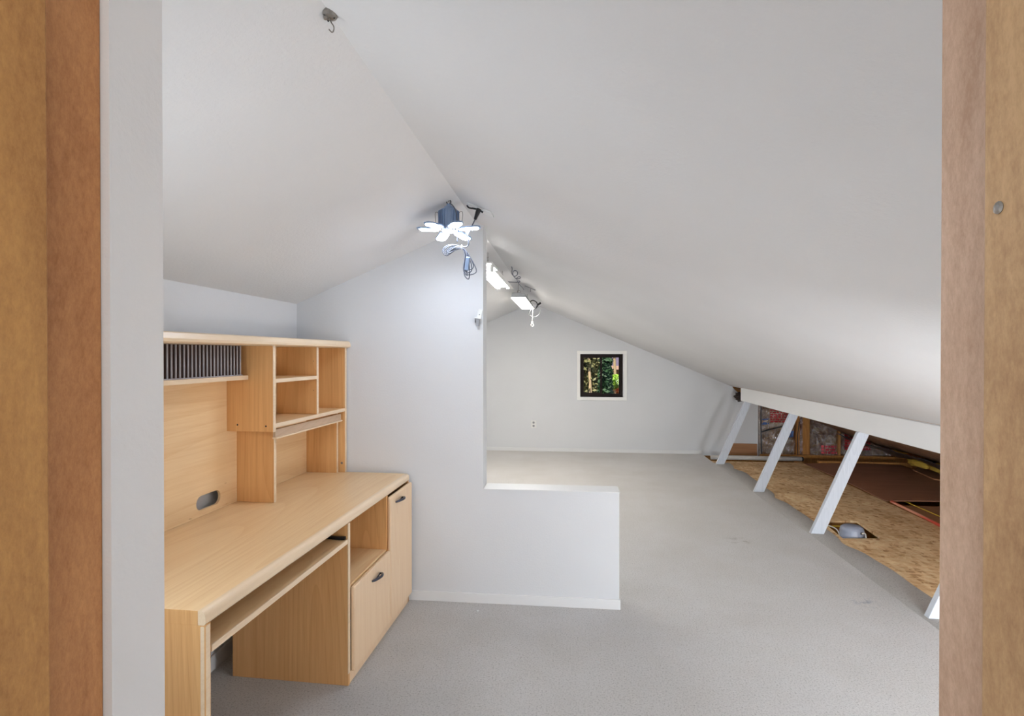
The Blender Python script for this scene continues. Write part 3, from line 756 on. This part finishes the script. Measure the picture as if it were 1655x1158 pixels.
for s_, z_ in ((-.56, 1.118), (-.42, 1.114)):
    b = BM(); lathe(b, [(.003, 0), (.0042, .0004), (.003, .001)], (0, 0, 0), 10, Matrix.Translation((s_, DV, z_)) @ Matrix.Rotation(math.pi / 2, 4, 'X')); sub('screw', b, 'dark', dvp, (0, 0, 0), local=True)
b = BM(); lathe(b, [(.005, 0), (.007, .0008), (.003, .0012)], (0, 0, 0), 12, Matrix.Translation((-.405, 1.07, .80)) @ Matrix.Rotation(math.pi / 2, 4, 'X')); obj('screw', b, 'steel', **L)
for s_ in (.735,):
    for z_ in (1.405, 1.25):
        b = BM(); lathe(b, [(.0016, 0), (.002, .0004), (.001, .0006)], (0, 0, 0), 8, Matrix.Translation((-.405, s_, z_)) @ Matrix.Rotation(math.pi / 2, 4, 'X'))
        obj('peg_hole', b, 'dark', **L)
# sorter compartment
p = panel('sorter_shelf', HB + .001, -.500, SL0 + .018, DV - .012, 1.327, 1.345, 'maple_top')
b = BM(); box(b, HB + .0005, HB + .004, SL0 + .018, .29, 1.346, 1.478); obj('sorter_back', b, 'slotback', **L)
b = BM(); box(b, -.600, -.505, SL0 + .03, .285, 1.346, 1.350); obj('sorter_base', b, 'slotedge', **L)
sm = BM(); box(sm, -.605, -.511, -.0015, .0015, 1.350, 1.4785); dv0 = obj('sorter_divider', sm, 'slot', **L)
se = BM(); tube(se, [(-.508, 0, 1.350), (-.508, 0, 1.4785)], .0036, 8, 0); de0 = sub('front_rod', se, 'slotedge', dv0, (0, 0, 0), True, local=True)
for i in range(26):
    if i: 
        d_ = dv0.copy(); COL.objects.link(d_); e_ = de0.copy(); COL.objects.link(e_); e_.parent = d_
    else: d_ = dv0
    d_.location = (0, .272 - i * .0214, 0)

# ------------------------------------------------------------------ folding garage lamp on the ridge
LX, LY, LZ = -.575, 2.60, 2.05
lamp = thing('garage_light', 'six-petal folding LED lamp with blue-grey body hanging at the ridge', 'lamp', (LX, LY, LZ))
W = (LX, LY, LZ)
b = BM(); lathe(b, [(.042, .008), (.046, .012), (.045, .085), (.040, .094), (.024, .098), (.022, .108), (.012, .112), (.010, .122)], W, 36)
bd = obj('body', b, 'lampbody', lamp, smooth=False)
b = BM()
for k in range(24):
    a = 2 * math.pi * k / 24; t = bmesh.new(); box(t, .044, .0515, -.0012, .0012, .012, .086)
    merge(b, t, Matrix.Translation(W) @ Matrix.Rotation(a, 4, 'Z'))
sub('fin', b, 'lampbody', bd, W)
b = BM(); tube(b, ring_pts((LX, LY, LZ + .131), .010, 'Y'), .0028, 8, 0); obj('hanging_ring', b, 'dark', lamp, smooth=True)
b = BM(); lathe(b, [(.03, -.012), (.034, -.010), (.034, .006), (.03, .009)], W, 24); obj('hub', b, 'plastg', lamp)
b = BM(); lathe(b, [(.028, -.0145), (.03, -.0125)], W, 24); obj('center_lens', b, 'led', lamp)
for k in range(6):
    a = R(0 + 60 * k); tilt = [3, -12, -12, 3, 1, 1][k]
    m_ = Matrix.Translation(W) @ Matrix.Rotation(a, 4, 'Z') @ Matrix.Translation((.036, 0, -.004)) @ Matrix.Rotation(R(-tilt), 4, 'Y')
    t = bmesh.new(); prism(t, [(.0, -.009), (.014, -.012), (.032, -.027), (.100, -.027), (.120, -.015), (.120, .015), (.100, .027), (.032, .027), (.014, .012), (.0, .009)], 'Z', 0, .008, .001)
    b = BM(); merge(b, t, m_); pt = obj('petal', b, 'lampbody', lamp)
    t = bmesh.new(); prism(t, [(.016, -.009), (.034, -.0235), (.097, -.0235), (.108, -.014), (.108, .014), (.097, .0235), (.034, .0235), (.016, .009)], 'Z', -.003, -.0004)
    b = BM(); merge(b, t, m_); sub('lens', b, 'led', pt, W)
for sgn in (-1, 1):
    b = BM(); tube(b, [(LX + sgn * .046, LY, LZ + .075), (LX + sgn * .062, LY, LZ + .084), (LX + sgn * .068, LY, LZ + .07), (LX + sgn * .062, LY, LZ + .01)], .0014, 6); obj('wire_guard', b, 'steel', lamp, smooth=True)
b = BM(); tube(b, [(LX + .006, LY - .004, LZ + .125), (LX + .03, LY - .03, LZ + .10), (LX + .048, LY - .048, LZ + .06), (LX + .052, LY - .05, LZ - .02), (LX + .052, LY - .05, LZ - .075)], .003, 8); obj('cord', b, 'cord', lamp, smooth=True)
# eye hook above
b = BM(); tube(b, ring_pts((LX, LY, LZ + .155 - .002), .012, 'Y'), .003, 8, 0); tube(b, [(LX, LY, LZ + .163), (LX, LY, cz(LX) + .004)], .003, 8, 0); tube(b, ring_pts((LX, LY, LZ + .138), .0075, 'X'), .0016, 6, 0)
o = rebase(obj('eye_hook', b, 'steel', smooth=True), (LX, LY, cz(LX))); tag(o, 'small metal eye screw in the ridge above the petal lamp', 'hook')
# outlet strip and plug, cord bundle
px, py = -.43, 2.68; pz = cz(px)
pb = thing('ceiling_socket', 'flat white socket plate on the ceiling right of the petal lamp', 'outlet', (px, py, pz))
rm = Matrix.Rotation(math.atan(SL), 4, 'Y')
t = bmesh.new(); box(t, -.065, .065, -.05, .05, -.006, 0, .0025); b = BM(); merge(b, t, rm); obj('plate', b, 'plastw', pb, True)
cb = thing('power_cord', 'grey cord bundle hanging below the petal lamp, its plug in the ceiling', 'cord', (-.52, 2.62, 1.97))
b = BM(); q = Vector((px - .005, py - .055, pz - .02))
tube(b, [q + Vector((.004, 0, .006)), q + Vector((-.006, -.004, -.022)), q + Vector((-.014, -.006, -.045))], .012, 10, 4, lambda t: 1.15 - .6 * t)
tube(b, [q + Vector((-.03, 0, .012)), q + Vector((.0, -.002, .004)), q + Vector((.024, 0, -.010))], .0045, 8, 4)
tube(b, [q + Vector((-.055, 0, .026)), q + Vector((-.045, -.004, .014)), q + Vector((-.026, -.003, .010))], .004, 8, 4); obj('plug', b, 'dark', cb, smooth=True)
K = Vector((-.515, 2.62, 1.965))
b = BM(); tube(b, [q + Vector((-.014, -.006, -.045)), q + Vector((-.05, -.02, -.12)), (-.487, 2.60, 2.04), (-.478, 2.60, 1.985), (-.487, 2.61, 1.965), K], .003, 8)
obj('lead', b, 'cord', cb, smooth=True)
b = BM(); rnd = random.Random(4)
for i in range(5):   # left loops
    w_, h_ = .094 - .008 * i, .030 - .004 * i; y_ = 2.62 + rnd.uniform(-.012, .012); dz = -.004 * i
    tube(b, [K, (K.x - w_ * .35, y_, K.z + h_ * .35 + dz * .3), (K.x - w_ * .8, y_, K.z + h_ * .2 + dz), (K.x - w_, y_, K.z - h_ * .6 + dz), (K.x - w_ * .8, y_ + .006, K.z - h_ * 1.35 - dz * .4), (K.x - w_ * .35, y_ + .006, K.z - h_ * .5), (K.x + .002, K.y, K.z - .006)], .0026, 6)
obj('coil', b, 'cord', cb, smooth=True)
b = BM()
for i in range(6):   # hanging loops
    w_ = [.020, .04, .062, .078, .03, .055][i]; h_ = [.12, .155, .11, .135, .14, .125][i]; y_ = 2.62 + rnd.uniform(-.012, .012)
    tube(b, [K + Vector((0, 0, -.005)), (K.x + .022, y_, K.z - .022), (K.x + .012 + w_ * .55, y_, K.z - h_ * .55), (K.x + w_ * .9, y_, K.z - h_ * .9), (K.x + .028, y_, K.z - h_), (K.x + .008, y_ + .006, K.z - h_ * .8), (K.x + .016, y_ + .006, K.z - .04), (K.x + .004, K.y, K.z - .006)], .0026, 6)
obj('coil', b, 'cord', cb, smooth=True)
b = BM(); t = bmesh.new(); box(t, -.010, .010, -.009, .009, -.04, .026, .003); merge(b, t, Matrix.Translation((K.x + .032, 2.60, K.z - .078)) @ Matrix.Rotation(R(8), 4, 'Y')); obj('inline_switch', b, 'lampbody', cb, label='blue-grey box on the cord')
b = BM(); tube(b, ring_pts((K.x, K.y, K.z), .008, 'X', 12), .0035, 6, 0); obj('cord_tie', b, 'plastw', cb, smooth=True)

# front hook at the top of the picture
fx, fyy = XR, 1.172; fz = cz(fx)
fh = thing('ceiling_hook', 'old metal hook on a round plate at the ridge, near the top of the picture', 'hook', (fx, fyy, fz))
b = BM(); lathe(b, [(.008, -.012), (.014, -.010), (.017, -.004), (.018, .004)], (fx + .002, fyy, fz - .002), 20); lathe(b, [(.004, -.017), (.006, -.012)], (fx - .006, fyy - .006, fz - .002), 10); obj('plate', b, 'steel', fh)
b = BM(); tube(b, [(fx + .0, fyy, fz - .01), (fx + .004, fyy, fz - .022), (fx + .010, fyy, fz - .032), (fx + .010, fyy, fz - .041), (fx + .006, fyy, fz - .045), (fx - .001, fyy, fz - .038)], .0014, 8); obj('hook', b, 'steel', fh, smooth=True)
b = BM()
for a in (0, 2.2, 4.1): lathe(b, [(.0015, -.015), (.0028, -.012), (.0028, -.009)], (fx + .011 * math.cos(a), fyy + .011 * math.sin(a), fz), 8)
obj('screw', b, 'dark', fh)

# wall bracket on the partition
wb = thing('wall_bracket', 'small tilted white and grey holder on the partition near its tall edge', 'bracket', (-.512, YP, 1.65))
mt = Matrix.Translation((-.505, YP, 1.676)) @ Matrix.Rotation(R(14), 4, 'Y')
t = bmesh.new(); box(t, -.014, .014, -.008, 0, -.026, .026, .004); b = BM(); merge(b, t, mt); obj('plate', b, 'plastw', wb)
t = bmesh.new(); lathe(t, [(.002, 0), (.003, .001), (.002, .002)], (0, 0, 0), 10, Matrix.Translation((0, -.008, -.006)) @ Matrix.Rotation(math.pi / 2, 4, 'X')); b = BM(); merge(b, t, mt); obj('screw', b, 'dark', wb)
b = BM(); t = bmesh.new(); box(t, -.021, .017, -.03, 0, -.004, .004, .002); merge(b, t, Matrix.Translation((-.512, YP, 1.649)) @ Matrix.Rotation(R(10), 4, 'Y')); obj('ledge', b, 'plastw', wb)
b = BM(); prism(b, [(-.527, 1.646), (-.503, 1.642), (-.508, 1.604), (-.521, 1.604)], 'Y', YP - .026, YP, .002); prism(b, [(-.533, 1.646), (-.528, 1.646), (-.531, 1.624), (-.533, 1.624)], 'Y', YP - .016, YP); obj('cup', b, 'plastg', wb)

# ------------------------------------------------------------------ shop light behind the partition
X0, X1, Y0, Y1, Z = -.665, -.49, 3.82, 4.90, 2.035
sl = thing('shop_light', 'hanging shop light with glowing tubes half hidden behind the partition', 'lamp', ((X0 + X1) / 2, (Y0 + Y1) / 2, Z))
b = BM(); xm = (X0 + X1) / 2
prism(b, [(X0, Z), (X0 + .006, Z), (xm - .035, Z + .05), (xm + .035, Z + .05), (X1 - .006, Z), (X1, Z), (xm + .045, Z + .062), (xm - .045, Z + .062)], 'Y', Y0, Y1 - .001)
for xa, xb in ((X0 - .006, X0 + .028), (X1 - .028, X1 + .006)): box(b, xa, xb, Y0, Y1, Z - .003, Z + .001)
obj('hood', b, 'plastw', sl)
for x in (xm - .042, xm + .042):
    b = BM(); tube(b, [(x, Y0 + .04, Z + .018), (x, Y1 - .045, Z + .018)], .017, 14, 0); obj('tube', b, 'tube', sl, smooth=True)
b = BM(); box(b, xm - .056, xm + .056, Y0 + .035, Y1 - .085, Z + .006, Z + .008); obj('diffuser', b, 'tube', sl)
for y in (Y0 + .01, Y1 - .045):
    for x in (xm - .042, xm + .042): b = BM(); box(b, x - .012, x + .012, y, y + .03, Z - .006, Z + .045, .002); obj('socket', b, 'plastw', sl)
for y in (Y0 + .1, Y1 - .1):
    b = BM(); zz = Z + .06
    n_ = int((cz(xm) - zz) / .012)
    for i in range(n_ + 1): tube(b, ring_pts((xm, y, zz + .006 + i * .012), .0045, 'X' if i % 2 else 'Y', 8), .0012, 5, 0)
    obj('chain', b, 'steel', sl)
b = BM(); tube(b, [(X1 - .04, Y1 - .1, Z + .05), (X1 + .01, Y1, Z + .06), (-.44, 5.0, 2.11), (-.46, 5.12, 2.14)], .004, 8); obj('cord', b, 'cord', sl, smooth=True)
# cable loops on the ceiling beside it
b = BM(); bx, by = -.47, 4.55; z0 = cz(bx)
tube(b, [(bx, by, z0), (bx + .006, by, z0 - .025), (bx - .002, by + .02, z0 - .05), (bx + .02, by + .03, z0 - .078), (bx + .045, by + .04, z0 - .062), (bx + .042, by + .03, z0 - .035), (bx + .018, by + .02, z0 - .032), (bx + .008, by + .02, z0 - .06), (bx + .03, by + .05, z0 - .092), (bx + .065, by + .07, z0 - .09), (bx + .06, by + .1, z0 - .072), (bx + .035, by + .1, z0 - .085), (bx + .03, 4.9, z0 - .10), (-.43, 5.2, z0 - .10), (-.44, 5.45, 2.09)], .0035, 7)
o = rebase(obj('hanging_cable', b, 'cord', smooth=True), (bx, by, z0)); tag(o, 'thin looped cable hanging from the ceiling right of the shop light', 'cable')

# ------------------------------------------------------------------ far wrap light
X0, X1, Y0, Y1, Z = -.572, -.428, 5.5, 6.83, 2.013; xm = (X0 + X1) / 2
wl = thing('ceiling_light', 'narrow glowing ceiling light with a pull cord near the far gable wall', 'lamp', (xm, (Y0 + Y1) / 2, Z))
b = BM(); prism(b, [(X0 - .004, Z + .006), (X1 + .004, Z + .006), (X1 - .01, Z + .055), (X0 + .01, Z + .055)], 'Y', Y0 - .004, Y1 + .004, .002); obj('housing', b, 'plastg', wl)
b = BM(); box(b, X0, X1, Y0, Y1, Z, Z + .006, .001); obj('lens', b, 'panel', wl)
for y in (Y0 + .06, Y1 - .1):
    b = BM(); tube(b, [(xm, y, Z + .054), (xm, y, cz(xm) - .001)], .0025, 6, 0); tube(b, ring_pts((xm, y, Z + .072), .014, 'Y', 10), .003, 6, 0); obj('hanger', b, 'steel', wl, smooth=True)
pc = BM(); cx2, cy2 = X1 - .012, Y1 + .02; tube(pc, [(cx2, cy2 - .02, Z + .01), (cx2, cy2, Z), (cx2 - .004, cy2, Z - .15)], .003, 6, 3); tube(pc, ring_pts((cx2 - .004, cy2, Z - .20), .018, 'Y', 12), .0045, 6, 0); lathe(pc, [(.004, 0), (.014, .008), (.01, .02), (.003, .028)], (cx2 - .004, cy2, Z - .178), 10)
obj('pull_cord', pc, 'plastw', wl, smooth=True)
b = BM(); tube(b, [(X1, 6.2, Z + .03), (X1 + .03, 6.25, Z + .05), (X1 + .07, 6.3, Z + .03), (X1 + .075, 6.35, Z - .01), (X1 + .05, 6.35, Z - .035), (X1 + .03, 6.4, Z - .02)], .006, 8); obj('cord', b, 'cordb', wl, smooth=True)
b = BM(); tube(b, [(X1 + .06, 6.34, Z - .03), (X1 + .085, 6.36, Z + .012), (X1 + .11, 6.38, Z + .03)], .011, 8, 4, lambda t: .7 + .6 * t); obj('plug', b, 'dark', wl, smooth=True)
b = BM(); tube(b, [(X1 + .01, 6.4, Z - .03), (X1 - .03, 6.5, Z - .09), (X1 + .03, 6.5, Z - .125), (X1 + .09, 6.5, Z - .09), (X1 + .1, 6.45, Z - .03), (X1 + .07, 6.42, Z + .0)], .0035, 8); obj('cord', b, 'plastg', wl, smooth=True, label='pale loop of cord')
# ceiling toggle fixing
b = BM(); x, y = -.40, 5.75; z = cz(x); tube(b, [(x - .05, y, cz(x - .05) - .004), (x + .06, y, cz(x + .06) - .004)], .004, 6, 0); tube(b, [(x + .01, y, z - .004), (x + .008, y, z - .045)], .004, 6, 0)
o = rebase(obj('ceiling_fixing', b, 'plastg', smooth=True), (x, y, z)); tag(o, 'small pale T-shaped fixing on the ceiling above the far light', 'hook')

# scraps on the carpet
for (x, y, r_, lab) in ((-.5, 3.0, .3, 'tiny white paper scrap on the carpet in front of the partition'), (.14, 2.56, 1.1, 'tiny white paper scrap on the open carpet right of the desk')):
    b = BM(); t = bmesh.new(); box(t, -.004, .004, -.009, .009, .0015, .003); merge(b, t, Matrix.Translation((x, y, 0)) @ Matrix.Rotation(r_, 4, 'Z')); o = rebase(obj('paper_scrap', b, 'plastw'), (x, y, 0)); tag(o, lab, 'paper scrap')

# ------------------------------------------------------------------ garden outside the window
b = BM(); box(b, -25, 30, 8.6, 60, -3.2, -3.0); struct('ground', b, 'dirt', 'garden ground below the window', 'ground')
def leaves(bm, c, s, n, size, seed):
    rnd = random.Random(seed)
    for _ in range(n):
        v = Vector((rnd.gauss(0, 1), rnd.gauss(0, 1), rnd.gauss(0, 1))); v.normalize(); v *= rnd.uniform(.55, 1.0)
        p = Vector((c[0] + v.x * s[0], c[1] + v.y * s[1], c[2] + v.z * s[2]))
        a = Vector((rnd.uniform(-1, 1), rnd.uniform(-1, 1), rnd.uniform(-1, 1))).normalized(); u = a.orthogonal().normalized(); k = size * rnd.uniform(.6, 1.3)
        q = [p - a * k, p + u * k * .5, p + a * k, p - u * k * .5]
        vs = [bm.verts.new(x) for x in q]; bm.faces.new(vs)
def tree(name, c, s, n, size, mat, trunk, label, cat, seed, r=.12, grp=None):
    t = thing(name, label, cat, (trunk[0], trunk[1], -3.0), 0, grp)
    b = BM(); tube(b, [(trunk[0], trunk[1], -3.02), (trunk[0] + .05, trunk[1], -3 + (c[2] + 3) * .4), (trunk[0] - .03, trunk[1], -3 + (c[2] + 3) * .8), (c[0] * .3 + trunk[0] * .7, c[1] * .3 + trunk[1] * .7, c[2] + s[2] * .45)], r, 10, 4, lambda q: 1 - .6 * q)
    obj('trunk', b, 'bark', t, smooth=True)
    b = BM(); leaves(b, c, s, n, size, seed); obj('foliage', b, mat, t)
    return t
tree('shrub', (1.0, 13.0, -1.35), (1.0, .6, 1.75), 6000, .09, 'leafd', (.9, 13.0), 'dark green shrub close below the window', 'shrub', 1, .05)
tree('tree', (.98, 14.3, -.3), (.2, .3, 2.8), 4200, .07, 'leafd', (1.02, 14.5), 'slim dark conifer seen behind the middle bar of the window', 'tree', 2, .02)
tree('shrub', (1.5, 15.7, .66), (.40, .3, .22), 2600, .06, 'leafl', (1.5, 15.7), 'bright sunlit green shrub seen in the right pane', 'shrub', 3, .04)
tree('shrub', (1.58, 15.0, .42), (.28, .25, .14), 1400, .05, 'leafr', (1.6, 15.0), 'orange-red shrub seen low in the right pane', 'shrub', 4, .04)
tree('tree', (.35, 17.3, 1.0), (1.0, .8, 2.4), 6500, .09, 'leafo', (.72, 16.6), 'pale-barked tree with olive leaves seen in the left pane', 'tree', 5, .085)
tree('tree', (1.62, 18.6, 2.5), (.9, .5, .75), 2200, .12, 'leafd', (1.60, 18.6), 'tall pale-barked tree standing in front of the shed', 'tree', 6, .075)
for i, (x, y) in enumerate(((-7, 27), (-2.4, 28), (2.2, 27), (6.8, 28), (11.4, 27))):
    t_ = tree('tree', (x, y, 2.0), (2.2, 1.6, 5.0), 9000, .2, 'leafd' if i % 2 else 'leafo', (x, y), 'tall leafy tree in the row behind the shed', 'tree', 20 + i, .25, 'trees behind the shed')
    t_['label'] = 'tall leafy tree, ' + ('farthest left', 'second from left', 'middle one', 'second from right', 'farthest right')[i] + ' in the row behind the shed'
sh = thing('shed', 'garden shed with purple-grey roof and pinkish roof edge seen in the right pane', 'shed', (3.6, 21, -3))
b = BM(); box(b, 1.75, 5.4, 20.8, 23, -3, .95); obj('wall', b, 'tan', sh)
b = BM(); prism(b, [(20.5, .95), (21.8, 2.0), (23.1, .95), (21.8, 2.13)], 'X', 1.5, 5.6); obj('roof', b, 'roofing', sh)
b = BM(); box(b, 1.48, 5.6, 20.44, 20.5, .88, 1.02); obj('fascia', b, 'fascia', sh)
